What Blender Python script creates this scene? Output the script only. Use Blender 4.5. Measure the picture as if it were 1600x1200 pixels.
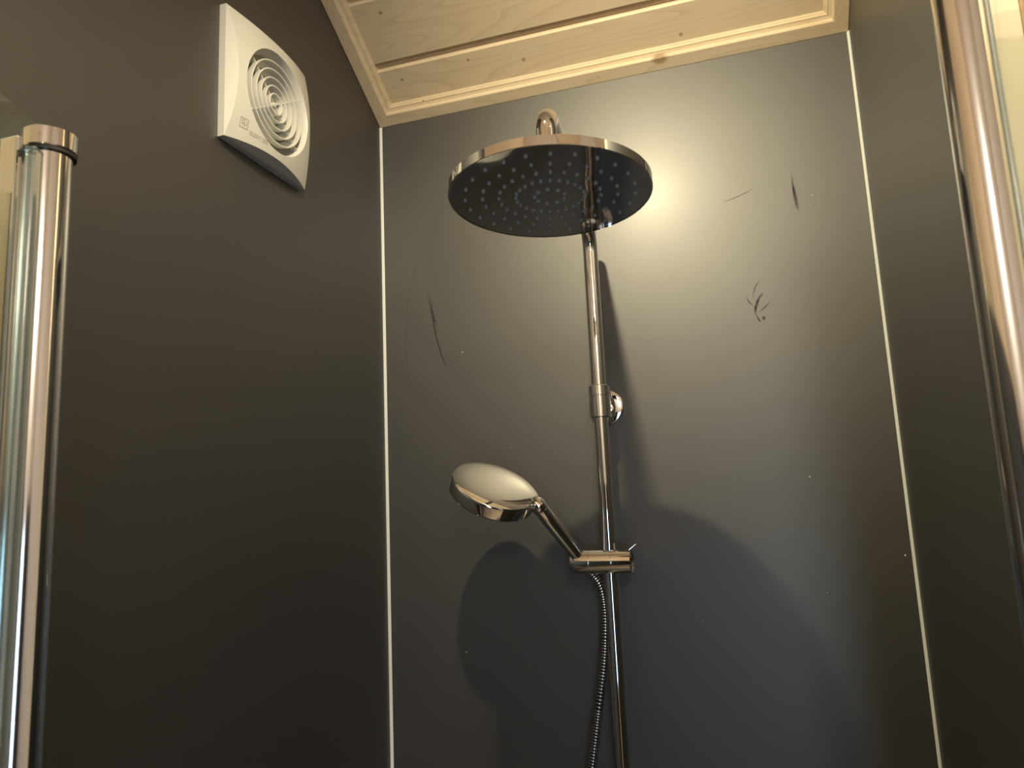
import bpy, bmesh, math, random
from math import sin, cos, pi, sqrt, radians
from mathutils import Vector, Matrix
random.seed(7)
for o in list(bpy.data.objects): bpy.data.objects.remove(o)
SC = bpy.context.scene
COL = SC.collection

# ------------------------------------------------------------------ camera
YAW, PITCH, ROLL = -0.297930016, 0.160834091, -0.0447578441
FPX = 1195.29192
CAM = Vector((0.613183683, -1.22234337, -0.719623756))
fwd = Vector((sin(YAW)*cos(PITCH), cos(YAW)*cos(PITCH), sin(PITCH)))
right0 = Vector((cos(YAW), -sin(YAW), 0)); up0 = right0.cross(fwd)
right = cos(ROLL)*right0 + sin(ROLL)*up0; up = -sin(ROLL)*right0 + cos(ROLL)*up0
cd = bpy.data.cameras.new('camera'); cam = bpy.data.objects.new('camera', cd); COL.objects.link(cam)
cd.sensor_width = 36.0; cd.lens = 36.0*FPX/1600.0; cd.clip_start = 0.01
m = Matrix.Identity(4)
for i in range(3):
    m[i][0] = right[i]; m[i][1] = up[i]; m[i][2] = -fwd[i]; m[i][3] = CAM[i]
cam.matrix_world = m
cd.dof.use_dof = True; cd.dof.focus_distance = 1.12; cd.dof.aperture_fstop = 8.5
SC.camera = cam

# ------------------------------------------------------------------ light and exposure
SC.view_settings.view_transform = 'Standard'; SC.view_settings.look = 'None'
SC.view_settings.exposure = 0.0; SC.view_settings.gamma = 1.0
SC.view_settings.use_curve_mapping = False
SC.cycles.max_bounces = 10; SC.cycles.glossy_bounces = 6; SC.cycles.transmission_bounces = 8
SC.cycles.caustics_reflective = False; SC.cycles.caustics_refractive = False
SC.cycles.sample_clamp_indirect = 4.0
w = bpy.data.worlds.new('world'); SC.world = w; w.use_nodes = True
bg = w.node_tree.nodes['Background']
bg.inputs[0].default_value = (0.55, 0.75, 1.0, 1); bg.inputs[1].default_value = 1.2   # dusk daylight outside the window

def lamp(name, kind, loc, energy, color, **kw):
    ld = bpy.data.lights.new(name, kind); ld.energy = energy; ld.color = color
    for k, v in kw.items(): setattr(ld, k, v)
    o = bpy.data.objects.new(name, ld); COL.objects.link(o); o.location = loc
    return o
WARM = (1.0, 0.86, 0.55)
LAMP = Vector((0.413, -0.789, 0.120))
sl0 = lamp('shower_spotlight', 'SPOT', LAMP, 77.0, WARM, shadow_soft_size=0.016, spot_size=radians(162), spot_blend=1.0)
sl0.rotation_euler = Vector((0.26, 0.56, -0.76)).to_track_quat('-Z', 'Y').to_euler()
FILL_LAMPS = [(1.05, -2.30), (1.20, -0.86)]
lamp('fill_lamp', 'POINT', (1.05, -2.30, 0.02), 16.0, (1.0, 0.89, 0.72), shadow_soft_size=0.15)  # added fill light, placed low to brighten the sloped ceiling
sl2 = lamp('fill_spotlight', 'SPOT', (1.20, -0.86, 0.25), 62.0, (1.0, 0.86, 0.60), shadow_soft_size=0.03, spot_size=radians(80), spot_blend=0.4)  # added fill light, aimed at the pine boards beside the right post
sl2.rotation_euler = Vector((0.0, 0.30, -0.60)).to_track_quat('-Z', 'Y').to_euler()
# daylight entering by the window of the front wall
win = lamp('window_daylight', 'AREA', (1.05, -2.66, -1.15), 7.0, (0.55, 0.78, 1.0), shape='RECTANGLE', size=0.50, size_y=0.9)
win.rotation_euler = (radians(90), 0, 0)      # shines towards +y

# ------------------------------------------------------------------ materials
def mat(name, base, rough=0.5, metal=0.0, spec=0.5, trans=0.0, ior=1.45, emis=None, es=0.0, coat=0.0):
    M = bpy.data.materials.new(name); M.use_nodes = True
    b = M.node_tree.nodes['Principled BSDF']
    b.inputs['Base Color'].default_value = (*base, 1); b.inputs['Roughness'].default_value = rough
    b.inputs['Metallic'].default_value = metal; b.inputs['Specular IOR Level'].default_value = spec
    b.inputs['Transmission Weight'].default_value = trans; b.inputs['IOR'].default_value = ior
    b.inputs['Coat Weight'].default_value = coat
    if emis: b.inputs['Emission Color'].default_value = (*emis, 1); b.inputs['Emission Strength'].default_value = es
    return M
def N(M, t, **kw):
    n = M.node_tree.nodes.new(t)
    for k, v in kw.items():
        if k in n.inputs: n.inputs[k].default_value = v
        else: setattr(n, k, v)
    return n
def LK(M, a, b): M.node_tree.links.new(a, b)
def bump(M, scale, strength, dist=0.001, coords='Object', stretch=None, detail=3):
    tc = N(M, 'ShaderNodeTexCoord'); nz = N(M, 'ShaderNodeTexNoise'); nz.inputs['Scale'].default_value = scale
    nz.inputs['Detail'].default_value = detail
    bp = N(M, 'ShaderNodeBump'); bp.inputs['Strength'].default_value = strength; bp.inputs['Distance'].default_value = dist
    if stretch:
        mp = N(M, 'ShaderNodeMapping'); mp.inputs['Scale'].default_value = stretch
        LK(M, tc.outputs[coords], mp.inputs[0]); LK(M, mp.outputs[0], nz.inputs['Vector'])
    else: LK(M, tc.outputs[coords], nz.inputs['Vector'])
    LK(M, nz.outputs['Fac'], bp.inputs['Height'])
    LK(M, bp.outputs[0], M.node_tree.nodes['Principled BSDF'].inputs['Normal'])
    return nz

black = mat('black_laminate', (0.010, 0.0095, 0.010), 0.42, spec=1.0, ior=1.70)
def setup_black(M):
    b = M.node_tree.nodes['Principled BSDF']
    b.inputs['Coat Weight'].default_value = 0.22; b.inputs['Coat Roughness'].default_value = 0.28
    tc = N(M, 'ShaderNodeTexCoord')
    nz = N(M, 'ShaderNodeTexNoise'); nz.inputs['Scale'].default_value = 5; nz.inputs['Detail'].default_value = 6
    LK(M, tc.outputs['Object'], nz.inputs['Vector'])
    mr = N(M, 'ShaderNodeMapRange'); mr.inputs['To Min'].default_value = 0.515; mr.inputs['To Max'].default_value = 0.545
    LK(M, nz.outputs['Fac'], mr.inputs['Value']); LK(M, mr.outputs[0], b.inputs['Roughness'])
    n2 = N(M, 'ShaderNodeTexNoise'); n2.inputs['Scale'].default_value = 900; n2.inputs['Detail'].default_value = 2
    LK(M, tc.outputs['Object'], n2.inputs['Vector'])
    bp = N(M, 'ShaderNodeBump'); bp.inputs['Strength'].default_value = 0.08; bp.inputs['Distance'].default_value = 0.0004
    LK(M, n2.outputs['Fac'], bp.inputs['Height']); LK(M, bp.outputs[0], b.inputs['Normal'])
setup_black(black)

chrome = mat('chrome', (0.84, 0.82, 0.80), 0.035, 1.0)
chrome_face = mat('chrome_spray_face', (0.60, 0.60, 0.61), 0.05, 1.0)
bump(chrome_face, 42, 0.035, 0.002, detail=1)
alu = mat('polished_aluminium', (0.86, 0.84, 0.82), 0.10, 1.0)
bump(alu, 160, 0.03, 0.0004, stretch=(1, 1, 0.02))
dark_seal = mat('dark_seal', (0.02, 0.02, 0.022), 0.5)
rubber = mat('grey_silicone', (0.45, 0.45, 0.46), 0.4)
strip = mat('white_joint', (0.82, 0.86, 0.86), 0.35)
white = mat('white_plastic', (0.68, 0.67, 0.64), 0.32)
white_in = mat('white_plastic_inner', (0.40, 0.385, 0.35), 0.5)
grey_ink = mat('grey_ink', (0.36, 0.34, 0.30), 0.6)
steel = mat('hose_metal', (0.72, 0.72, 0.72), 0.16, 1.0)
black_gap = mat('hose_groove', (0.05, 0.05, 0.05), 0.4, 0.6)
floor_m = mat('grey_acrylic', (0.10, 0.10, 0.10), 0.3)
room_floor_m = mat('room_floor', (0.40, 0.32, 0.24), 0.5); bump(room_floor_m, 8, 0.1)
glass = mat('clear_glass', (0.93, 0.97, 0.95), 0.0, trans=1.0, ior=1.45)
def thin_glass(M, tint):
    nt = M.node_tree; nt.nodes.remove(nt.nodes['Principled BSDF']); out = nt.nodes['Material Output']
    tr = N(M, 'ShaderNodeBsdfTransparent'); tr.inputs[0].default_value = (*tint, 1)
    gl = N(M, 'ShaderNodeBsdfGlossy'); gl.inputs['Roughness'].default_value = 0.01
    fr = N(M, 'ShaderNodeFresnel'); fr.inputs['IOR'].default_value = 1.5
    mx = N(M, 'ShaderNodeMixShader'); ge = N(M, 'ShaderNodeNewGeometry'); ff = N(M, 'ShaderNodeMath', operation='SUBTRACT'); ff.inputs[0].default_value = 1.0; LK(M, ge.outputs['Backfacing'], ff.inputs[1])
    fm = N(M, 'ShaderNodeMath', operation='MULTIPLY'); LK(M, fr.outputs[0], fm.inputs[0]); LK(M, ff.outputs[0], fm.inputs[1])
    LK(M, fm.outputs[0], mx.inputs[0]); LK(M, tr.outputs[0], mx.inputs[1]); LK(M, gl.outputs[0], mx.inputs[2])
    LK(M, mx.outputs[0], out.inputs[0])
thin_glass(glass, (0.93, 0.96, 0.94))
seal_clear = mat('clear_seal', (0.75, 0.86, 0.88), 0.12, trans=0.85, ior=1.4)
reflection_dark = mat('reflection_dark', (0.03, 0.03, 0.033), 0.5)  # only for the added unseen panels that darken the chrome reflections
white_paint = mat('white_paint', (0.84, 0.81, 0.81), 0.5)
lens_m = mat('lamp_lens', (0.9, 0.9, 0.9), 0.4, emis=(1.0, 0.85, 0.60), es=25.0)
speck_m = mat('plaster_dust', (0.75, 0.73, 0.66), 0.8)

def pine_mat(name, axis, base=(0.86, 0.71, 0.51), dark=(0.62, 0.46, 0.29)):
    """whitewashed pine; axis = index of the grain direction in object space"""
    M = mat(name, base, 0.45, spec=0.4); b = M.node_tree.nodes['Principled BSDF']
    tc = N(M, 'ShaderNodeTexCoord'); oi = N(M, 'ShaderNodeObjectInfo')
    off = N(M, 'ShaderNodeVectorMath', operation='SCALE'); off.inputs['Scale'].default_value = 37.0
    cv = N(M, 'ShaderNodeCombineXYZ')
    for i in range(3): LK(M, oi.outputs['Random'], cv.inputs[i])
    LK(M, cv.outputs[0], off.inputs[0])
    add = N(M, 'ShaderNodeVectorMath', operation='ADD'); LK(M, tc.outputs['Object'], add.inputs[0]); LK(M, off.outputs[0], add.inputs[1])
    mp = N(M, 'ShaderNodeMapping'); sc = [34.0, 34.0, 34.0]; sc[axis] = 2.6; mp.inputs['Scale'].default_value = sc
    LK(M, add.outputs[0], mp.inputs[0])
    n1 = N(M, 'ShaderNodeTexNoise'); n1.inputs['Scale'].default_value = 0.42; n1.inputs['Detail'].default_value = 1.0
    LK(M, mp.outputs[0], n1.inputs['Vector'])
    # growth rings: contour lines of a smooth field
    mul = N(M, 'ShaderNodeMath', operation='MULTIPLY'); mul.inputs[1].default_value = 22.0; LK(M, n1.outputs['Fac'], mul.inputs[0])
    fr = N(M, 'ShaderNodeMath', operation='FRACT'); LK(M, mul.outputs[0], fr.inputs[0])
    pw = N(M, 'ShaderNodeMath', operation='POWER'); pw.inputs[1].default_value = 4.0; LK(M, fr.outputs[0], pw.inputs[0])
    n2 = N(M, 'ShaderNodeTexNoise'); n2.inputs['Scale'].default_value = 6.0; n2.inputs['Detail'].default_value = 4.0
    LK(M, mp.outputs[0], n2.inputs['Vector'])
    mx = N(M, 'ShaderNodeMath', operation='MULTIPLY'); mx.inputs[1].default_value = 0.34; LK(M, pw.outputs[0], mx.inputs[0])
    m2 = N(M, 'ShaderNodeMath', operation='MULTIPLY_ADD'); m2.inputs[1].default_value = 0.30; LK(M, n2.outputs['Fac'], m2.inputs[0]); LK(M, mx.outputs[0], m2.inputs[2])
    c1 = N(M, 'ShaderNodeMix', data_type='RGBA'); c1.inputs['A'].default_value = (*base, 1); c1.inputs['B'].default_value = (*dark, 1)
    LK(M, m2.outputs[0], c1.inputs['Factor'])
    # knots
    mk = N(M, 'ShaderNodeMapping'); sk = [9.5, 9.5, 9.5]; sk[axis] = 6.0; mk.inputs['Scale'].default_value = sk
    LK(M, add.outputs[0], mk.inputs[0])
    vo = N(M, 'ShaderNodeTexVoronoi'); vo.inputs['Scale'].default_value = 1.0; LK(M, mk.outputs[0], vo.inputs['Vector'])
    kr = N(M, 'ShaderNodeMapRange'); kr.inputs['From Min'].default_value = 0.10; kr.inputs['From Max'].default_value = 0.05
    LK(M, vo.outputs['Distance'], kr.inputs['Value'])
    kf = N(M, 'ShaderNodeMath', operation='MULTIPLY'); kf.inputs[1].default_value = 0.75; LK(M, kr.outputs[0], kf.inputs[0])
    c2 = N(M, 'ShaderNodeMix', data_type='RGBA'); c2.inputs['B'].default_value = (0.30, 0.17, 0.09, 1)
    LK(M, kf.outputs[0], c2.inputs['Factor']); LK(M, c1.outputs['Result'], c2.inputs['A'])
    LK(M, c2.outputs['Result'], b.inputs['Base Color'])
    bp = N(M, 'ShaderNodeBump'); bp.inputs['Strength'].default_value = 0.15; bp.inputs['Distance'].default_value = 0.0006
    LK(M, m2.outputs[0], bp.inputs['Height']); LK(M, bp.outputs[0], b.inputs['Normal'])
    return M
pine_x = pine_mat('pine_along_x', 0)
pine_y = pine_mat('pine_along_y', 1)
pine_z = pine_mat('pine_along_z', 2)

# ------------------------------------------------------------------ mesh helpers
def obj(name, bm_or_data, material, parent=None, smooth=False, bevel=0.0, kind=None, label=None, seg=2):
    if isinstance(bm_or_data, bmesh.types.BMesh):
        me = bpy.data.meshes.new(name); bmesh.ops.recalc_face_normals(bm_or_data, faces=bm_or_data.faces)
        bm_or_data.to_mesh(me); bm_or_data.free()
    else: me = bm_or_data
    if material and not me.materials: me.materials.append(material)
    if smooth:
        me.shade_smooth()
        me.set_sharp_from_angle(angle=radians(28))
    o = bpy.data.objects.new(name, me); COL.objects.link(o)
    if parent: o.parent = parent
    if bevel:
        b = o.modifiers.new('bevel', 'BEVEL'); b.width = bevel; b.segments = seg; b.limit_method = 'ANGLE'; b.angle_limit = radians(40)
    if kind: o['kind'] = kind
    if label: o['label'] = label
    return o
def thing(name, loc, label, cat, group=None):
    o = bpy.data.objects.new(name, None); COL.objects.link(o); o.location = loc; o.empty_display_size = 0.02
    o['label'] = label; o['category'] = cat
    if group: o['group'] = group
    return o
def put(o, root):
    """parent keeping the world-space mesh coordinates"""
    o.parent = root; o.matrix_parent_inverse = Matrix.Translation(root.location).inverted()
    return o
def hexa(bm, pts, faces=None):
    v = [bm.verts.new(p) for p in pts]
    for f in ((0,1,2,3),(7,6,5,4),(0,4,5,1),(1,5,6,2),(2,6,7,3),(3,7,4,0)): bm.faces.new([v[i] for i in f])
def box(bm, a, b):
    x0,y0,z0 = a; x1,y1,z1 = b
    hexa(bm, [(x0,y0,z0),(x1,y0,z0),(x1,y1,z0),(x0,y1,z0),(x0,y0,z1),(x1,y0,z1),(x1,y1,z1),(x0,y1,z1)])
def prism(bm, poly, ext, base=Vector((0,0,0))):
    """extrude a planar polygon (3D points) by vector ext"""
    e = Vector(ext); a = [bm.verts.new(Vector(p)) for p in poly]; b = [bm.verts.new(Vector(p)+e) for p in poly]
    bm.faces.new(a); bm.faces.new(b[::-1]); n = len(a)
    for i in range(n): bm.faces.new((a[i], a[(i+1)%n], b[(i+1)%n], b[i]))
def frame_of(d, hint=Vector((0,0,1))):
    d = d.normalized()
    if abs(d.dot(hint)) > 0.98: hint = Vector((1,0,0))
    a = d.cross(hint).normalized(); b = d.cross(a)
    return a, b
def tube(bm, pts, rad, seg=24, caps=True):
    """sweep circle along points; rad number or list"""
    pts = [Vector(p) for p in pts]; n = len(pts)
    if not isinstance(rad, (list, tuple)): rad = [rad]*n
    a, b = frame_of(pts[1]-pts[0]); rings = []
    prev = (pts[1]-pts[0]).normalized()
    for i, p in enumerate(pts):
        t = (pts[min(i+1,n-1)]-pts[max(i-1,0)])
        if t.length < 1e-9: t = prev.copy()
        t.normalize()
        q = prev.rotation_difference(t); a = q @ a; b = q @ b; prev = t
        rings.append([bm.verts.new(p + rad[i]*(cos(2*pi*k/seg)*a + sin(2*pi*k/seg)*b)) for k in range(seg)])
    for i in range(n-1):
        for k in range(seg): bm.faces.new((rings[i][k], rings[i][(k+1)%seg], rings[i+1][(k+1)%seg], rings[i+1][k]))
    if caps: bm.faces.new(rings[0][::-1]); bm.faces.new(rings[-1])
def lathe(bm, c, axis, prof, seg=64, hint=Vector((0,0,1))):
    """prof = [(radius, height along axis)]"""
    c = Vector(c); ax = Vector(axis).normalized(); a, b = frame_of(ax, hint); rings = []
    for r, h in prof:
        if r <= 1e-7: rings.append([bm.verts.new(c+ax*h)])
        else: rings.append([bm.verts.new(c + ax*h + r*(cos(2*pi*k/seg)*a + sin(2*pi*k/seg)*b)) for k in range(seg)])
    for i in range(len(rings)-1):
        p, q = rings[i], rings[i+1]
        for k in range(seg):
            k2 = (k+1) % seg
            if len(p) == 1 and len(q) == 1: continue
            if len(p) == 1: bm.faces.new((p[0], q[k], q[k2]))
            elif len(q) == 1: bm.faces.new((p[k], p[k2], q[0]))
            else: bm.faces.new((p[k], p[k2], q[k2], q[k]))
def spline(ctrl, n=12):
    """Catmull-Rom through the control points"""
    c = [Vector(p) for p in ctrl]; c = [2*c[0]-c[1]] + c + [2*c[-1]-c[-2]]; out = []
    for i in range(1, len(c)-2):
        for k in range(n):
            t = k/n; p0,p1,p2,p3 = c[i-1],c[i],c[i+1],c[i+2]
            out.append(0.5*((2*p1)+(-p0+p2)*t+(2*p0-5*p1+4*p2-p3)*t*t+(-p0+3*p1-3*p2+p3)*t**3))
    out.append(c[-2]); return out

# ------------------------------------------------------------------ room shell
W = 0.82; SL = 0.598569432; CS = 1/sqrt(1+SL*SL); SN = SL*CS
FLOOR = -2.05; YF = -2.6; XR = 2.3; YP = -0.56; RIDGE = 1.8
H0 = 0.012                       # boards sit this far above the trim's visible face
def ztop(y): return SL*min(-y, RIDGE) + H0*1.2
def side_wall(name, x0, x1, y0, y1, material, kind='structure'):
    bm = bmesh.new(); pts = [(x0,y1,FLOOR),(x0,y0,FLOOR),(x0,y0,ztop(y0))]
    if y0 < -RIDGE < y1: pts.append((x0,-RIDGE,ztop(-RIDGE)))
    pts.append((x0,y1,ztop(y1))); prism(bm, pts, (x1-x0,0,0))
    return obj(name, bm, material, kind=kind)
side_wall('wall_left', -0.06, 0.0, -0.757, 0.06, black)
bm = bmesh.new(); box(bm, (0,0,FLOOR), (W,0.06,0.03)); wall_back = obj('wall_back', bm, black, kind='structure')
side_wall('wall_right', W, W+0.05, YP, 0.06, black)
side_wall('wall_left_front', -0.06, 0.0, YF, -0.757, pine_z)
side_wall('wall_right_front', XR, XR+0.06, YF, YP, white_paint)
bm = bmesh.new(); box(bm, (W+0.05,YP+0.02,FLOOR), (XR,YP+0.08,ztop(YP))); pw = obj('wall_entry', bm, pine_z, kind='structure')
# vertical tongue-and-groove boards on the pine wall facing the room
def vboard(z0, z1, wdt=0.1195):
    bm = bmesh.new(); c = 0.0035
    prism(bm, [(0.001,0.0,z0),(0.001,-0.016,z0),(c,-0.019,z0),(wdt-c,-0.019,z0),(wdt-0.001,-0.016,z0),(wdt-0.001,0.0,z0)], (0,0,z1-z0))
    me = bpy.data.meshes.new('board'); bmesh.ops.recalc_face_normals(bm, faces=bm.faces); bm.to_mesh(me); bm.free(); me.materials.append(pine_z); return me
vb = vboard(FLOOR, ztop(YP)-0.01)
x = 0.8485-0.12; k = 0
bm = bmesh.new(); box(bm, (W+0.001, YP-0.019, FLOOR), (0.8445, YP-0.0005, ztop(YP)-0.01)); o = obj('board', bm, pine_z, pw)
x = 0.8455
while x < XR-0.1:
    o = obj('board', vb, None, pw); o.location = (x, YP, 0); x += 0.12
# front wall (behind the camera) with a window
WX0, WX1, WZ0, WZ1 = 0.80, 1.30, -1.60, -0.70
bm = bmesh.new(); zt = ztop(YF)
box(bm, (-0.015,YF-0.06,FLOOR), (WX0,YF,zt)); box(bm, (WX1,YF-0.06,FLOOR), (XR,YF,zt))
box(bm, (WX0,YF-0.06,FLOOR), (WX1,YF,WZ0)); box(bm, (WX0,YF-0.06,WZ1), (WX1,YF,zt))
obj('wall_front', bm, white_paint, kind='structure')
bm = bmesh.new(); f = 0.05
box(bm, (WX0,YF-0.05,WZ0), (WX0+f,YF+0.015,WZ1)); box(bm, (WX1-f,YF-0.05,WZ0), (WX1,YF+0.015,WZ1))
box(bm, (WX0+f,YF-0.05,WZ0), (WX1-f,YF+0.015,WZ0+f)); box(bm, (WX0+f,YF-0.05,WZ1-f), (WX1-f,YF+0.015,WZ1))
bm2 = bmesh.new(); box(bm2, (0.0,YF,FLOOR), (WX0-0.005,YF+0.012,-0.62)); box(bm2, (WX1+0.005,YF,FLOOR), (XR,YF+0.012,-0.62))
obj('unseen_dark_panel_front', bm2, reflection_dark, kind='structure')  # unseen, added so the chrome mirrors something dark behind the camera
bm2 = bmesh.new(); box(bm2, (0.0,YF+0.013,FLOOR), (0.010,-0.77,-0.42)); obj('unseen_dark_panel_left', bm2, reflection_dark, kind='structure')  # unseen, added to keep the slider's reflections dark
wn = obj('window_1', bm, white_paint, kind='structure')
# floor
bm = bmesh.new(); box(bm, (-0.06,YF-0.06,FLOOR-0.08), (XR+0.06,0.06,FLOOR)); obj('floor', bm, room_floor_m, kind='structure')
bm = bmesh.new(); box(bm, (0.001,-0.72,FLOOR), (W-0.001,-0.001,FLOOR+0.03)); obj('floor_shower_tray', bm, floor_m, kind='structure', bevel=0.004)

# ceiling: backing slab with boards hung under it
nv = Vector((0, SN, CS)); sv = Vector((0, -CS, SN))
def cp(x, s, h): return Vector((x, 0, 0)) + sv*s + nv*h
bm = bmesh.new(); S1 = RIDGE/CS
hexa(bm, [cp(-0.06,-0.06,H0+0.020),cp(XR+0.06,-0.06,H0+0.020),cp(XR+0.06,S1,H0+0.020),cp(-0.06,S1,H0+0.020),
          cp(-0.06,-0.06,H0+0.05),cp(XR+0.06,-0.06,H0+0.05),cp(XR+0.06,S1,H0+0.05),cp(-0.06,S1,H0+0.05)])
zr = RIDGE*SL + H0
box(bm, (-0.06,YF-0.06,zr+0.01), (XR+0.06,-RIDGE,zr+0.05))
ceil = obj('ceiling', bm, pine_x, kind='structure')
def cboard(x0, x1):
    bm = bmesh.new(); wd = 0.120
    # underside profile: plank, small bevel, recessed tongue (s, h)
    pr = [(0.0, H0+0.0085),(0.0085,H0+0.0085),(0.0105,H0+0.0015),(0.0135,H0),(wd-0.0035,H0),(wd-0.0005,H0+0.003),(wd-0.0005,H0+0.018),(0.0,H0+0.018)]
    # object space: x along, y along the slope, z = up normal
    prism(bm, [(x0, -s, h) for s, h in pr], (x1-x0,0,0))
    me = bpy.data.meshes.new('board'); bmesh.ops.recalc_face_normals(bm, faces=bm.faces); bm.to_mesh(me); bm.free(); me.materials.append(pine_x); return me
b1 = cboard(0.0, W); b2 = cboard(-0.01, XR)
s = 0.1015-0.12; i = 0
while s < S1-0.05:
    bd = obj('board', b1 if s < (-YP)/CS - 0.12 else b2, None, ceil)
    bd.matrix_local = Matrix.Translation(cp(0, s, 0)) @ Matrix.Rotation(-math.atan(SL), 4, 'X'); s += 0.12; i += 1

# moulding round the ceiling edge: flat face, then a stepped ogee
TP = [(0.0,H0+0.012),(0.0,0.0),(0.0012,-0.0004),(0.0215,-0.0004),(0.0235,0.0012),(0.0245,0.0045),(0.029,0.0062),(0.0315,0.0064),(0.0325,0.0085),(0.0355,0.0105),(0.0365,H0+0.001),(0.0365,H0+0.012)]
def trim(name, pa, pb, material):
    bm = bmesh.new(); A = [bm.verts.new(pa(w_,h)) for w_,h in TP]; B = [bm.verts.new(pb(w_,h)) for w_,h in TP]; n = len(TP)
    bm.faces.new(A); bm.faces.new(B[::-1])
    for i in range(n): bm.faces.new((A[i],A[(i+1)%n],B[(i+1)%n],B[i]))
    return obj(name, bm, material, kind='structure')
g = 0.0004
trim('trim_1', lambda a,h: cp(a+g,a,h), lambda a,h: cp(W-a-g,a,h), pine_x)
SE = 0.62/CS
trim('trim_2', lambda a,h: cp(a+g,a,h), lambda a,h: cp(a+g,0.9,h), pine_y)
trim('trim_3', lambda a,h: cp(W-a-g,a,h), lambda a,h: cp(W-a-g,SE,h), pine_y)
# small knots in the ceiling boards and moulding
knot_m = mat('pine_knot', (0.50, 0.34, 0.21), 0.6)
bm = bmesh.new()
for (kx, ks, kr, kh) in [(0.086,0.1965,0.0034,H0),(0.030,0.1930,0.0028,H0),(0.075,0.0760,0.0030,H0),(0.300,0.0640,0.0034,H0),(0.565,0.0480,0.0034,H0),(0.205,0.0850,0.0026,H0),(0.42,0.0100,0.0010,-0.0004),(0.62,0.0130,0.0010,-0.0004),(0.10,0.0320,0.0016,0.0066)]:
    lathe(bm, cp(kx,ks,kh-0.0001), -nv, [(kr,0.0),(kr*0.85,0.0002),(kr*0.45,0.0001),(0,0.0003)], 14)
obj('knot', bm, knot_m, ceil, kind='stuff')
# pale joint strips in the two inner corners
def corner(name, x, sx, w1, w2):
    bm = bmesh.new(); prism(bm, [(x,0,FLOOR+0.03),(x+sx*w1,0,FLOOR+0.03),(x+sx*w1*0.6,-w2*0.35,FLOOR+0.03),(x+sx*w1*0.25,-w2*0.7,FLOOR+0.03),(x,-w2,FLOOR+0.03)], (0,0,-FLOOR-0.03-0.0005))
    return obj(name, bm, strip, kind='structure')
corner('trim_4', 0.0, 1, 0.0042, 0.0030)
corner('trim_5', W, -1, 0.0034, 0.0040)

# marks on the black panels: rubbed streaks and specks of dust, children of the wall they are on
def smear_mat(name, col, alpha, rough):
    M = mat(name, col, rough, spec=0.3); b = M.node_tree.nodes['Principled BSDF']
    at = N(M, 'ShaderNodeAttribute'); at.attribute_name = 'fade'
    tc = N(M, 'ShaderNodeTexCoord'); nz = N(M, 'ShaderNodeTexNoise'); nz.inputs['Scale'].default_value = 260; nz.inputs['Detail'].default_value = 3
    LK(M, tc.outputs['Object'], nz.inputs['Vector'])
    mr = N(M, 'ShaderNodeMapRange'); mr.inputs['From Min'].default_value = 0.38; mr.inputs['From Max'].default_value = 0.62
    mr.inputs['To Min'].default_value = 0.35*alpha; mr.inputs['To Max'].default_value = alpha
    LK(M, nz.outputs['Fac'], mr.inputs['Value'])
    mu = N(M, 'ShaderNodeMath', operation='MULTIPLY'); LK(M, at.outputs['Fac'], mu.inputs[0]); LK(M, mr.outputs[0], mu.inputs[1])
    LK(M, mu.outputs[0], b.inputs['Alpha'])
    return M
smear_d = smear_mat('rubbed_smear', (0.012, 0.011, 0.010), 0.75, 0.75)
smear_l = smear_mat('dusty_smear', (0.20, 0.17, 0.12), 0.30, 0.6)
def smear(pts, width, material, plane='back'):
    """soft-edged ribbon 0.3 mm off the wall; pts are (x,z) on the back wall"""
    P = spline([(p[0], 0, p[1]) for p in pts], 8); n = len(P); me = bpy.data.meshes.new('smear'); V = []; F = []; A = []
    for i, p in enumerate(P):
        t = (P[min(i+1,n-1)]-P[max(i-1,0)]).normalized(); nn = Vector((-t.z, 0, t.x)); e = sin(pi*min(1,max(0,i/(n-1))))**0.6
        ww = width[0] + (width[1]-width[0])*i/(n-1)
        for k, (off, al) in enumerate(((-1,0),(-0.4,1),(0.4,1),(1,0))):
            V.append(p + nn*off*ww*0.5*(0.4+0.6*e) + Vector((0,-0.0003,0))); A.append(al*e)
        if i:
            b0 = (i-1)*4; b1_ = i*4
            for k in range(3): F.append((b0+k,b0+k+1,b1_+k+1,b1_+k))
    me.from_pydata(V, [], F); at = me.attributes.new('fade', 'FLOAT', 'POINT')
    for i, a in enumerate(A): at.data[i].value = a
    o = obj('smear', me, material, wall_back); return o
smear([(0.655,-0.405),(0.646,-0.414),(0.640,-0.430),(0.639,-0.440)], (0.004,0.007), smear_d)
smear([(0.664,-0.420),(0.655,-0.428),(0.645,-0.436)], (0.002,0.003), smear_d)
smear([(0.640,-0.437),(0.643,-0.447),(0.646,-0.452)], (0.003,0.003), smear_d)
smear([(0.6505,-0.443),(0.6515,-0.450)], (0.006,0.007), smear_d)
smear([(0.627,-0.406),(0.632,-0.419),(0.638,-0.425)], (0.002,0.002), smear_d)
smear([(0.650,-0.385),(0.642,-0.397),(0.636,-0.415)], (0.002,0.0015), smear_d)
smear([(0.713,-0.215),(0.7135,-0.240),(0.715,-0.262),(0.717,-0.282)], (0.002,0.010), smear_d)
smear([(0.659,-0.232),(0.640,-0.240),(0.620,-0.246),(0.602,-0.250)], (0.0015,0.002), smear_d)
smear([(0.088,-0.325),(0.091,-0.350),(0.098,-0.392),(0.103,-0.420),(0.112,-0.452),(0.118,-0.466),(0.128,-0.468)], (0.003,0.003), smear_d)
smear([(0.094,-0.345),(0.098,-0.380),(0.106,-0.397)], (0.003,0.004), smear_d)
smear([(0.112,-0.180),(0.094,-0.230),(0.066,-0.285),(0.050,-0.340),(0.043,-0.400),(0.044,-0.460),(0.056,-0.530)], (0.005,0.004), smear_l)
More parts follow.
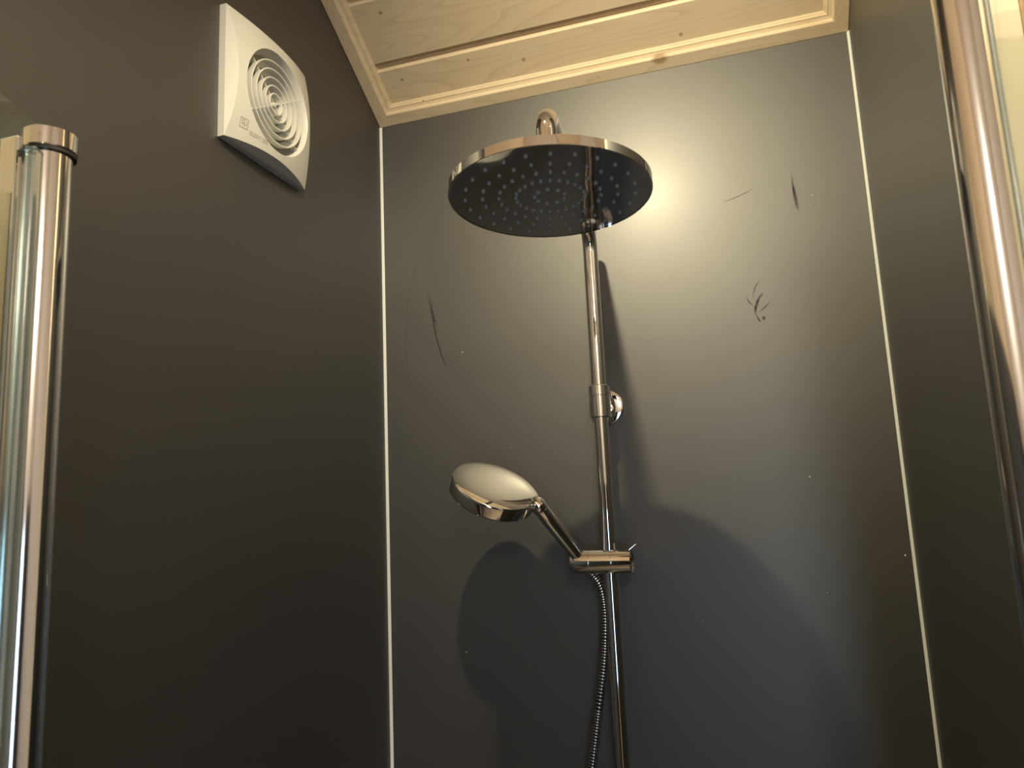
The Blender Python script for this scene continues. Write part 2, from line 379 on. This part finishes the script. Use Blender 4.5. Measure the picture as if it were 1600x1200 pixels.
smear([(0.080,-0.225),(0.088,-0.250),(0.092,-0.285)], (0.006,0.003), smear_l)
bm = bmesh.new()
for (xx, zz, r) in [(0.1394,-0.949,0.0016),(0.6927,-0.693,0.0011),(0.150,-0.448,0.0012),(0.808,-0.81,0.0014),(0.70,-0.86,0.0007),(0.74,-0.26,0.0009),(0.735,-0.275,0.0007),(0.23,-0.62,0.0006),(0.52,-0.9,0.0006)]:
    lathe(bm, (xx,-0.0002,zz), (0,-1,0), [(r,0),(r*0.8,0.0004),(0,0.0006)], 7)
obj('dust_speck', bm, speck_m, wall_back, kind='stuff')

# ------------------------------------------------------------------ shower spotlight fitting and two added fill fittings
def spot_fitting(x, y, label, drop=0.0):
    zc = SL*min(-y, RIDGE)+0.012; down = Vector((0,0,-1)); t = thing('ceiling_spotlight', (x, y, zc), label, 'lamp')
    d = max(drop, 0.045)
    bm = bmesh.new(); lathe(bm, (0,0,0.03), down, [(0,0.0),(0.040,0.0),(0.040,0.052),(0.036,0.056),(0,0.056)], 32); obj('mounting_plate', bm, chrome, t, smooth=True)
    bm = bmesh.new(); tube(bm, [(0,0,-0.02),(0,0,-d)], 0.006, 16); obj('lamp_stem', bm, chrome, t, smooth=True)
    bm = bmesh.new(); lathe(bm, (0,0,-d), down, [(0,-0.005),(0.020,0.0),(0.030,0.012),(0.034,0.030),(0.034,0.034),(0.031,0.034),(0.028,0.014)], 40); obj('lamp_shade', bm, chrome, t, smooth=True)
    bm = bmesh.new(); lathe(bm, (0,0,-d-0.028), down, [(0,0.0),(0.0285,0.0),(0.0285,0.002),(0,0.003)], 32); obj('lamp_lens', bm, lens_m, t)
spot_fitting(LAMP.x, LAMP.y, 'chrome pendant spotlight in front of the overhead shower', SL*-LAMP.y - LAMP.z - 0.02)
spot_fitting(FILL_LAMPS[0][0], FILL_LAMPS[0][1], 'long chrome pendant fitting for the added fill lamp behind the camera', 0.86)  # invented fitting to go with the added fill lamp
spot_fitting(FILL_LAMPS[1][0], FILL_LAMPS[1][1], 'chrome ceiling fitting for the added fill spotlight near the pine wall', 0.23)  # invented fitting to go with the added fill spotlight

# ------------------------------------------------------------------ shower column
RX, RY, RR = 0.3972, -0.060, 0.0108
HC = Vector((0.4262, -0.4392, -0.3815)); HR = 0.1126; HT = 0.0112
HN = Vector((-0.0061, -0.0586, -1.0)).normalized()          # underside normal
t = thing('shower_column', (RX, RY, -0.6), 'tall chrome shower column with round overhead shower on the black wall', 'shower')
def P_(name, bm, material, parent=None, **kw):
    o = obj(name, bm, material, None, **kw); put(o, t)
    return o
def SP(name, bm, material, parent, **kw):
    o = obj(name, bm, material, None, **kw); o.parent = parent; return o
bm = bmesh.new(); tube(bm, [(RX,RY,-1.75),(RX,RY,-0.575)], RR, 40); P_('riser_tube', bm, chrome, smooth=True)
# upper sliding tube and gooseneck arm
AZ = -0.2790; BR = 0.045; ax_, ay = HC.x, HC.y
pts = [(RX,RY,-0.574),(RX,RY,AZ-BR)]
dirn = Vector((ax_-RX, ay-RY, 0)); ln = dirn.length; dirn.normalize()
for k in range(1, 13):
    a = pi/2*k/12; pts.append(Vector((RX,RY,AZ-BR)) + dirn*(BR*(1-cos(a))) + Vector((0,0,BR*sin(a))))
B2 = 0.026; RA = 0.0116
for k in range(0, 13):
    a = pi/2*k/12; pts.append(Vector((RX,RY,AZ)) + dirn*(ln-B2+B2*sin(a)) + Vector((0,0,-B2*(1-cos(a)))))
top = HC - HN*(HT)
pts.append(Vector((ax_, ay, top.z+0.012)))
bm = bmesh.new(); tube(bm, pts, RR*1.07, 40); P_('shower_arm', bm, chrome, smooth=True)
bm = bmesh.new(); lathe(bm, (ax_,ay,top.z-0.004), (0,0,1), [(0,0),(0.0165,0.0),(0.0165,0.012),(0.0150,0.016),(0.0135,0.017),(0.0135,0.030),(0.0118,0.032),(0.0105,0.032)], 48); P_('ball_joint', bm, chrome, smooth=True)
# overhead head
hd_bm = bmesh.new()
lathe(hd_bm, HC, -HN, [(HR-0.0022,0.0),(HR-0.0005,0.0),(HR,0.0005),(HR,0.0006),(HR,HT-0.0006),(HR,HT-0.0005),(HR-0.0005,HT),(HR-0.002,HT+0.0002),(0.05,HT+0.003),(0.017,HT+0.005),(0,HT+0.005)], 160)
head = P_('overhead_shower', hd_bm, chrome, smooth=True)
bm = bmesh.new(); lathe(bm, HC, -HN, [(0,0.0004),(HR*0.5,0.0004),(HR-0.006,0.0004),(HR-0.0024,0.0004),(HR-0.0022,0.0006),(HR-0.0022,0.004),(0,0.004)], 160)
fp = obj('spray_face', bm, chrome_face, None, smooth=True); fp.parent = head; fp.matrix_parent_inverse = Matrix.Identity(4)
a_, b_ = frame_of(HN); bm = bmesh.new()
a_ = Vector((1,0,0)) - HN*HN.x; a_.normalize(); b_ = HN.cross(a_)
for rr, cnt, off in ((0.15,9,0.1),(0.335,24,0),(0.50,24,0),(0.665,24,0),(0.835,24,0)):
    for k in range(cnt):
        an = 2*pi*(k+off)/cnt; c = HC + rr*HR*(cos(an)*a_+sin(an)*b_)
        q = 1.25 if cnt == 9 else 1.0
        lathe(bm, c, HN, [(0.0024*q,-0.0012),(0.0020*q,0.0008),(0.0012*q,0.0019),(0,0.0021)], 8)
nz = obj('spray_nozzle', bm, rubber, None, smooth=True, kind='stuff'); nz.parent = head
# wall bracket: flange, peg, sleeve
FZ = -0.566
bm = bmesh.new(); lathe(bm, (RX,0,FZ), (0,-1,0), [(0.0285,0.0),(0.0285,0.006),(0.0275,0.0085),(0.0255,0.0095),(0.012,0.0100),(0.0,0.0100)], 72); fl = P_('wall_flange', bm, chrome, smooth=True)
bm = bmesh.new(); tube(bm, [(RX,-0.009,FZ),(RX,RY+0.008,FZ)], 0.0105, 32); P_('bracket_peg', bm, chrome, smooth=True)
bm = bmesh.new(); lathe(bm, (RX,RY,-0.588), (0,0,1), [(RR,0.0),(0.0152,0.0),(0.0162,0.001),(0.0162,0.0315),(0.0156,0.0322),(0.0156,0.0336),(0.0162,0.0343),(0.0162,0.049),(0.0152,0.0500),(RR,0.0500)], 48); P_('bracket_sleeve', bm, chrome, smooth=True)
# slider with lever
SZ = -0.8045; SX0, SX1 = 0.3375, 0.4310
bm = bmesh.new()
lathe(bm, (SX0,RY-0.004,SZ), (1,0,0), [(0,0.0),(0.0105,0.0),(0.0150,0.0018),(0.0172,0.0065),(0.0176,0.010),(0.0176,0.0300),(0.0172,0.0304),(0.0172,0.0310),(0.0176,0.0314),(0.0176,0.0640),(0.0172,0.0644),(0.0172,0.0650),(0.0176,0.0654),(0.0176,0.0925),(0.0166,0.0935),(0.0150,0.0915),(0.0,0.0905)], 64)
sl_ = P_('slider', bm, chrome, smooth=True, label='chrome hand shower slider')
bm = bmesh.new()
hexa(bm, [(0.4235,RY-0.009,SZ+0.0145),(0.4245,RY+0.009,SZ+0.0145),(0.4275,RY+0.009,SZ+0.0150),(0.4265,RY-0.009,SZ+0.0150),
          (0.4375,RY-0.007,SZ+0.0255),(0.4385,RY+0.007,SZ+0.0255),(0.4415,RY+0.007,SZ+0.0245),(0.4405,RY-0.007,SZ+0.0245)])
lv = obj('slider_lever', bm, chrome, None, bevel=0.0008); lv.parent = sl_
# conical cradle that takes the handle
HA = Vector((0.3128,-0.1420,-0.7172)); HB = Vector((0.3520,-0.0680,-0.7970)); hdv = (HB-HA).normalized()
bm = bmesh.new(); tube(bm, [HB-hdv*0.004, HB+hdv*0.010, HB+hdv*0.020], [0.0108,0.0118,0.0110], 40)
cr = obj('holder_cradle', bm, chrome, None, smooth=True); cr.parent = sl_

# ------------------------------------------------------------------ hand shower
PC = Vector((0.2540,-0.1600,-0.6854)); PU = Vector((0.8809,0.3284,-0.3409)).normalized(); PN = Vector((0.4534,-0.3579,0.8163))
PN = (PN - PU*PN.dot(PU)).normalized(); PV = PN.cross(PU)
hs = thing('hand_shower', HB, 'round chrome hand shower tilted in its holder on the column', 'hand shower')
def HP(name, bm, material, **kw):
    o = obj(name, bm, material, None, **kw); put(o, hs); return o
PR = 0.0645; PT = 0.022
# body: disc blended into a teardrop towards the neck; loft of outlines along the thickness
def outline(scale, neck, n=96):
    out = []
    for k in range(n):
        a = 2*pi*k/n; x_, y_ = PR*scale*cos(a), PR*scale*sin(a)
        # pull a narrow lobe out towards the handle
        lobe = max(0.0, cos(a))**14 * neck
        out.append((x_+lobe, y_*(1-0.0*lobe)))
    return out
layers = [(0.0, 0.90, 0.0), (0.0012, 0.975, 0.0), (0.0035, 1.0, 0.0), (PT-0.004, 1.0, 0.002), (PT-0.0015, 0.992, 0.003), (PT, 0.975, 0.004)]
bm = bmesh.new(); rings = []
for (h, scl, nk) in layers:
    rings.append([bm.verts.new(PC + PU*x_ + PV*y_ + PN*(h-PT)) for x_, y_ in outline(scl, nk)])
for i in range(len(rings)-1):
    n = len(rings[i])
    for k in range(n): bm.faces.new((rings[i][k], rings[i][(k+1)%n], rings[i+1][(k+1)%n], rings[i+1][k]))
bm.faces.new(rings[0][::-1])
# gently domed back, running out into the neck
prev = rings[-1]
for f_, hh in ((0.90,0.0016),(0.7,0.0034),(0.45,0.0048),(0.2,0.0054)):
    cur = [bm.verts.new(PC + PU*(x_*f_/0.975+0.004*(1-f_)) + PV*y_*f_/0.975 + PN*hh) for x_, y_ in outline(0.975, 0.004)]
    for k in range(n): bm.faces.new((prev[k], prev[(k+1)%n], cur[(k+1)%n], cur[k]))
    prev = cur
cv = bm.verts.new(PC + PN*0.0056 + PU*0.003)
for k in range(n): bm.faces.new((prev[k], prev[(k+1)%n], cv))
hb = HP('shower_head', bm, chrome, smooth=True)
bm = bmesh.new(); lathe(bm, PC-PN*PT, -PN, [(0,0.0006),(PR*0.88,0.0006),(PR*0.90,-0.001),(0,-0.001)], 80); sf = obj('spray_face', bm, white, None, smooth=True); sf.parent = hb
# neck: flattened loft leaving the plate edge and turning down into the handle
bm = bmesh.new()
nk = spline([PC+PU*0.030-PN*0.006, PC+PU*0.050-PN*0.0075, PC+PU*0.0625-PN*0.0095, HA+hdv*0.000, HA+hdv*0.006], 6)
NR = [0.004,0.010,0.0125,0.0118,0.0113]
rd = []
for i in range(len(nk)):
    u_ = i/(len(nk)-1)*4; j = min(3,int(u_)); rd.append(NR[j]+(NR[j+1]-NR[j])*(u_-j))
tube(bm, nk, rd, 36); HP('neck', bm, chrome, smooth=True)
bm = bmesh.new(); L_ = (HB-HA).length
tube(bm, [HA+hdv*0.005, HA+hdv*0.006, HA+hdv*0.0075, HA+hdv*0.030, HA+hdv*0.06, HB, HB+hdv*0.012], [0.0106,0.0106,0.0112,0.0112,0.0110,0.0100,0.0094], 40)
HP('handle', bm, chrome, smooth=True)
bm = bmesh.new(); tube(bm, [HA+hdv*0.0045, HA+hdv*0.0065], 0.0115, 40); HP('joint_ring', bm, chrome, smooth=True)
# ------------------------------------------------------------------ hose
hz = thing('shower_hose', (0.38,-0.06,-0.9), 'ribbed metal shower hose hanging left of the column tube', 'hose')
ctrl = [HB+hdv*0.020, HB+hdv*0.036, (0.3770,-0.0440,-0.8430), (0.3815,-0.044,-0.872), (0.3815,-0.047,-0.903), (0.3765,-0.050,-0.954), (0.3655,-0.054,-1.017), (0.3515,-0.058,-1.097), (0.336,-0.062,-1.18), (0.325,-0.066,-1.30)]
path = spline(ctrl, 40)
bm = bmesh.new(); tube(bm, path, 0.0058, 16); o = obj('hose_core', bm, black_gap, None, smooth=True); put(o, hz)
# helical metal rib: pairs of small rings along the path
acc = 0.0; bm = bmesh.new(); last = path[0]
for i in range(1, len(path)-1):
    seg = (path[i]-last).length; acc += (path[i]-path[i-1]).length
    if acc >= 0.0037:
        acc = 0.0; tdir = path[i+1]-path[i-1]
        lathe(bm, path[i], tdir, [(0.0055,-0.0014),(0.0068,-0.0009),(0.0070,0.0),(0.0068,0.0009),(0.0055,0.0014)], 20)
o = obj('hose_rib', bm, steel, None, smooth=True, kind='stuff'); put(o, hz)
bm = bmesh.new(); tube(bm, [HB+hdv*0.014, HB+hdv*0.016, HB+hdv*0.030, HB+hdv*0.032], [0.0070,0.0082,0.0078,0.0068], 32); o = obj('hose_nut', bm, chrome, None, smooth=True); put(o, hz)

# ------------------------------------------------------------------ extractor fan on the left wall
FY0, FZ0, FS = -0.45757, -0.04923, 0.18545; FB = 0.0096
fc = Vector((0, FY0+FS/2, FZ0-FS/2))
fan = thing('extractor_fan', (0, fc.y, fc.z), 'square white extractor fan with round ringed grille on the left wall', 'fan')
KD = 0.0125
def dome(u, v): return FB + KD*(2-u*u-v*v)
def fh(u, v):
    e = 1-max(abs(u), abs(v))
    side = FB + 1.7*(1-abs(u))*FS/2; side2 = FB + 2.2*(1-abs(v))*FS/2
    return min(dome(u, v), side, side2)
CR = 0.0725; CU, CV = 0.02, -0.045       # grille circle
def fpt(y, z): return ((y-fc.y)/(FS/2), (z-fc.z)/(FS/2))
def fs_(y, z):
    u, v = fpt(y, z); return fh(u, v)
ccy, ccz = fc.y+CU*FS/2, fc.z+CV*FS/2
bm = bmesh.new(); NS = 128
def sq_dir(a):
    c_, s_ = cos(a), sin(a); return c_, s_
angs = sorted([2*pi*k/NS for k in range(NS)])
# directions to the four corners are sampled exactly
for sy in (-1,1):
    for sz in (-1,1):
        a = math.atan2(fc.z+sz*FS/2-ccz, fc.y+sy*FS/2-ccy) % (2*pi); kk = min(range(NS), key=lambda q: abs(angs[q]-a)); angs[kk] = a
NI, NO = 9, 5
cols = []
for a in angs:
    c_, s_ = cos(a), sin(a); py, pz = ccy+CR*c_, ccz+CR*s_; tb = 1e9
    for (num, den) in ((fc.y+FS/2-ccy, c_),(fc.y-FS/2-ccy, c_),(fc.z+FS/2-ccz, s_),(fc.z-FS/2-ccz, s_)):
        if abs(den) > 1e-9 and num/den > 0: tb = min(tb, num/den)
    qy, qz = ccy+tb*c_, ccz+tb*s_
    def sd(t):
        u, v = fpt(py+(qy-py)*t, pz+(qz-pz)*t)
        return dome(u, v) - min(FB+1.7*(1-abs(u))*FS/2, FB+2.2*(1-abs(v))*FS/2)
    lo, hi = 0.0, 1.0
    if sd(0.0) > 0: tc = 0.0
    else:
        for _ in range(40):
            mid = (lo+hi)/2
            if sd(mid) > 0: hi = mid
            else: lo = mid
        tc = min(lo, 0.9999)
    tl = [tc*k/NI for k in range(NI+1)] + [tc+(1-tc)*k/NO for k in range(1, NO+1)]
    cols.append([(py+(qy-py)*t, pz+(qz-pz)*t) for t in tl])
rings = [[bm.verts.new((fs_(*cols[k][i]), *cols[k][i])) for k in range(NS)] for i in range(NI+NO+1)]
# snap nearest ring-end vertices to the true corners
for sy in (-1,1):
    for sz in (-1,1):
        cy_, cz_ = fc.y+sy*FS/2, fc.z+sz*FS/2
        v = min(rings[-1], key=lambda q: (q.co.y-cy_)**2+(q.co.z-cz_)**2); v.co = (FB, cy_, cz_)
base = [bm.verts.new((0.0, fc.y+(v.co.y-fc.y)*1.0, fc.z+(v.co.z-fc.z)*1.0)) for v in rings[-1]]
lip = [bm.verts.new((v.co.x-0.0015, ccy+(v.co.y-ccy)*0.985, ccz+(v.co.z-ccz)*0.985)) for v in rings[0]]
bowl = [bm.verts.new((0.010, ccy+(v.co.y-ccy)*0.93, ccz+(v.co.z-ccz)*0.93)) for v in rings[0]]
order = [bowl, lip] + rings + [base]
for i in range(len(order)-1):
    for k in range(NS): bm.faces.new((order[i][k], order[i][(k+1)%NS], order[i+1][(k+1)%NS], order[i+1][k]))
o = obj('fan_cover', bm, white, None, smooth=True); put(o, fan); cover = o
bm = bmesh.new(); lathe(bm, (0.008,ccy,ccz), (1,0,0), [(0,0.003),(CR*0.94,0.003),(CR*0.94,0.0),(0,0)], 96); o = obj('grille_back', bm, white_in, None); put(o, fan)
for j, rr in enumerate((0.0590,0.0475,0.0360,0.0250,0.0145)):
    u, v = fpt(ccy+rr, ccz); xf = dome(0.0, 0.0)-0.0125 + 0.003*(rr/0.059)
    bm = bmesh.new(); lathe(bm, (0,ccy,ccz), (1,0,0), [(rr,xf),(rr+0.0012,xf-0.0005),(rr+0.0005,xf-0.009),(rr-0.0075,xf-0.0125),(rr-0.0090,xf-0.0125),(rr-0.0012,xf-0.008),(rr-0.0010,xf-0.0005),(rr,xf)], 96)
    o = obj('grille_ring', bm, white, None, smooth=True); put(o, fan)
bm = bmesh.new(); lathe(bm, (0,ccy,ccz), (1,0,0), [(0,0.0205),(0.003,0.020),(0.0045,0.017),(0.0045,0.011)], 32); o = obj('grille_hub', bm, white, None, smooth=True); put(o, fan)
for k, an in enumerate((140, 212, 320, 32)):
    a = radians(an); d = Vector((0, cos(a), sin(a))); nrm = Vector((0,-sin(a),cos(a))); c0 = Vector((0,ccy,ccz))
    bm = bmesh.new(); wv = nrm*0.0009
    p0, p1 = c0+d*0.004, c0+d*(CR*0.965)
    X1 = Vector((0.0195,0,0)); X0 = Vector((0.012,0,0))
    hexa(bm, [p0-wv+X0,p1-wv+X0,p1+wv+X0,p0+wv+X0,p0-wv+X1,p1-wv+X1*1.08,p1+wv+X1*1.08,p0+wv+X1])
    o = obj('grille_spoke', bm, white, None); put(o, fan)
# printed name and emblem on the lower left of the cover
def project_print(me, uoff, voff, sc, name):
    for v in me.vertices:
        y_ = uoff + v.co.x*sc; z_ = voff + v.co.y*sc
        v.co = (fs_(y_, z_)+0.00025, y_, z_)
    o = obj(name, me, grey_ink, None); put(o, fan); return o
tx = bpy.data.curves.new('txt', 'FONT'); tx.body = 'SILENT 200'; tx.size = 1.0; tx.offset = 0.012
to = bpy.data.objects.new('txt', tx); COL.objects.link(to)
dg = bpy.context.evaluated_depsgraph_get(); me = bpy.data.meshes.new_from_object(to.evaluated_get(dg)); bpy.data.objects.remove(to)
me.materials.clear(); xs = [v.co.x for v in me.vertices]; wid = max(xs)-min(xs)
project_print(me, -0.4225, -0.2190, 0.034/wid, 'printed_text')
def strokes(segs, wd):
    V, F = [], []
    for pl in segs:
        for i in range(len(pl)-1):
            p, q = Vector(pl[i]), Vector(pl[i+1]); d = (q-p).normalized(); nn = Vector((-d.y,d.x))*wd/2; e = d*wd*0.4
            b = len(V); V += [(*(p-nn-e),0),(*(q-nn+e),0),(*(q+nn+e),0),(*(p+nn-e),0)]; F.append((b,b+1,b+2,b+3))
    me = bpy.data.meshes.new('emblem'); me.from_pydata(V, [], F); return me
arc = lambda cx, cy, r, a0, a1, n=8: [(cx+r*cos(radians(a0+(a1-a0)*k/n)), cy+r*sin(radians(a0+(a1-a0)*k/n))) for k in range(n+1)]
emb = strokes([[(0,0),(1,0),(1,1),(0,1),(0,0)], arc(.36,.66,.17,0,300), arc(.64,.52,.2,-160,60), arc(.38,.34,.14,0,180,5), [(.5,.2),(.52,.5)]], 0.085)
project_print(emb, -0.4390, -0.2150, 0.0125, 'printed_emblem')

# ------------------------------------------------------------------ glass doors on their rounded posts
def post(root, c, r, PTZ, GTZ, glass_dir, glen, chan_to, chw):
    c = Vector((c[0], c[1], 0)); gd = Vector((glass_dir[0], glass_dir[1], 0)).normalized(); gn = Vector((-gd.y, gd.x, 0))
    pr = []
    bm = bmesh.new(); tube(bm, [c+Vector((0,0,FLOOR+0.03)), c+Vector((0,0,PTZ-0.0185))], r-0.0038, 64); o = obj('hinge_post', bm, alu, None, smooth=True); put(o, root)
    bm = bmesh.new(); lathe(bm, c+Vector((0,0,PTZ-0.0210)), (0,0,1), [(0,0),(r-0.001,0.0),(r-0.001,0.003),(0,0.003)], 64); o = obj('post_gasket', bm, dark_seal, None); put(o, root)
    bm = bmesh.new(); lathe(bm, c+Vector((0,0,PTZ-0.0175)), (0,0,1), [(0,0),(r-0.001,0.0),(r,0.0008),(r,0.0165),(r-0.0008,0.0175),(0,0.0175)], 64); o = obj('post_cap', bm, chrome, None, smooth=True); put(o, root)
    # wall channel
    cx = Vector((chan_to[0], chan_to[1], 0)); d = (c-cx); d.normalize(); nn = Vector((-d.y, d.x, 0)); a = cx + d*0.0005; b = c - d*(r-0.006)
    hw = chw; bm = bmesh.new(); z0 = FLOOR+0.03; z1 = PTZ-0.004
    hexa(bm, [a-nn*hw+Vector((0,0,z0)), b-nn*hw+Vector((0,0,z0)), b+nn*hw+Vector((0,0,z0)), a+nn*hw+Vector((0,0,z0)), a-nn*hw+Vector((0,0,z1)), b-nn*hw+Vector((0,0,z1)), b+nn*hw+Vector((0,0,z1)), a+nn*hw+Vector((0,0,z1))])
    o = obj('wall_channel', bm, alu, None, bevel=0.002); put(o, root)
    # clear seal along the post where the glass starts
    s0 = c + gd*(r-0.0045); s1 = c + gd*(r+(0.008 if gd.x < 0.9 else 0.0)); w_ = gn*0.0045
    bm = bmesh.new(); hexa(bm, [p+Vector((0,0,z0)) for p in (s0-w_,s1-w_,s1+w_,s0+w_)] + [p+Vector((0,0,PTZ-0.024)) for p in (s0-w_,s1-w_,s1+w_,s0+w_)])
    o = obj('glass_seal', bm, seal_clear, None, bevel=0.0015); put(o, root)
    s0 = c + gd*(r+(0.0085 if gd.x < 0.9 else 0.0005)); s1 = c + gd*glen; w_ = gn*0.003
    bm = bmesh.new(); hexa(bm, [p+Vector((0,0,z0)) for p in (s0-w_,s1-w_,s1+w_,s0+w_)] + [p+Vector((0,0,GTZ)) for p in (s0-w_,s1-w_,s1+w_,s0+w_)])
    o = obj('glass_panel', bm, glass, None, bevel=0.0008); put(o, root)
ld = thing('shower_door', (0.045,-0.7322,FLOOR+0.03), 'glass shower door open on rounded chrome post beside the left wall', 'shower door')
post(ld, (0.0428,-0.7322), 0.0222, -0.3735, -0.376, (0.34,-0.94), 0.42, (0.0, -0.7322), 0.019)
rd_ = thing('shower_door', (0.800,-0.584,FLOOR+0.03), 'glass shower door folded back on rounded chrome post at the pine wall', 'shower door')
post(rd_, (0.8005,-0.5865), 0.0214, -0.250, -0.358, (1.0,-0.05), 0.60, (0.8195, -0.5865), 0.004)
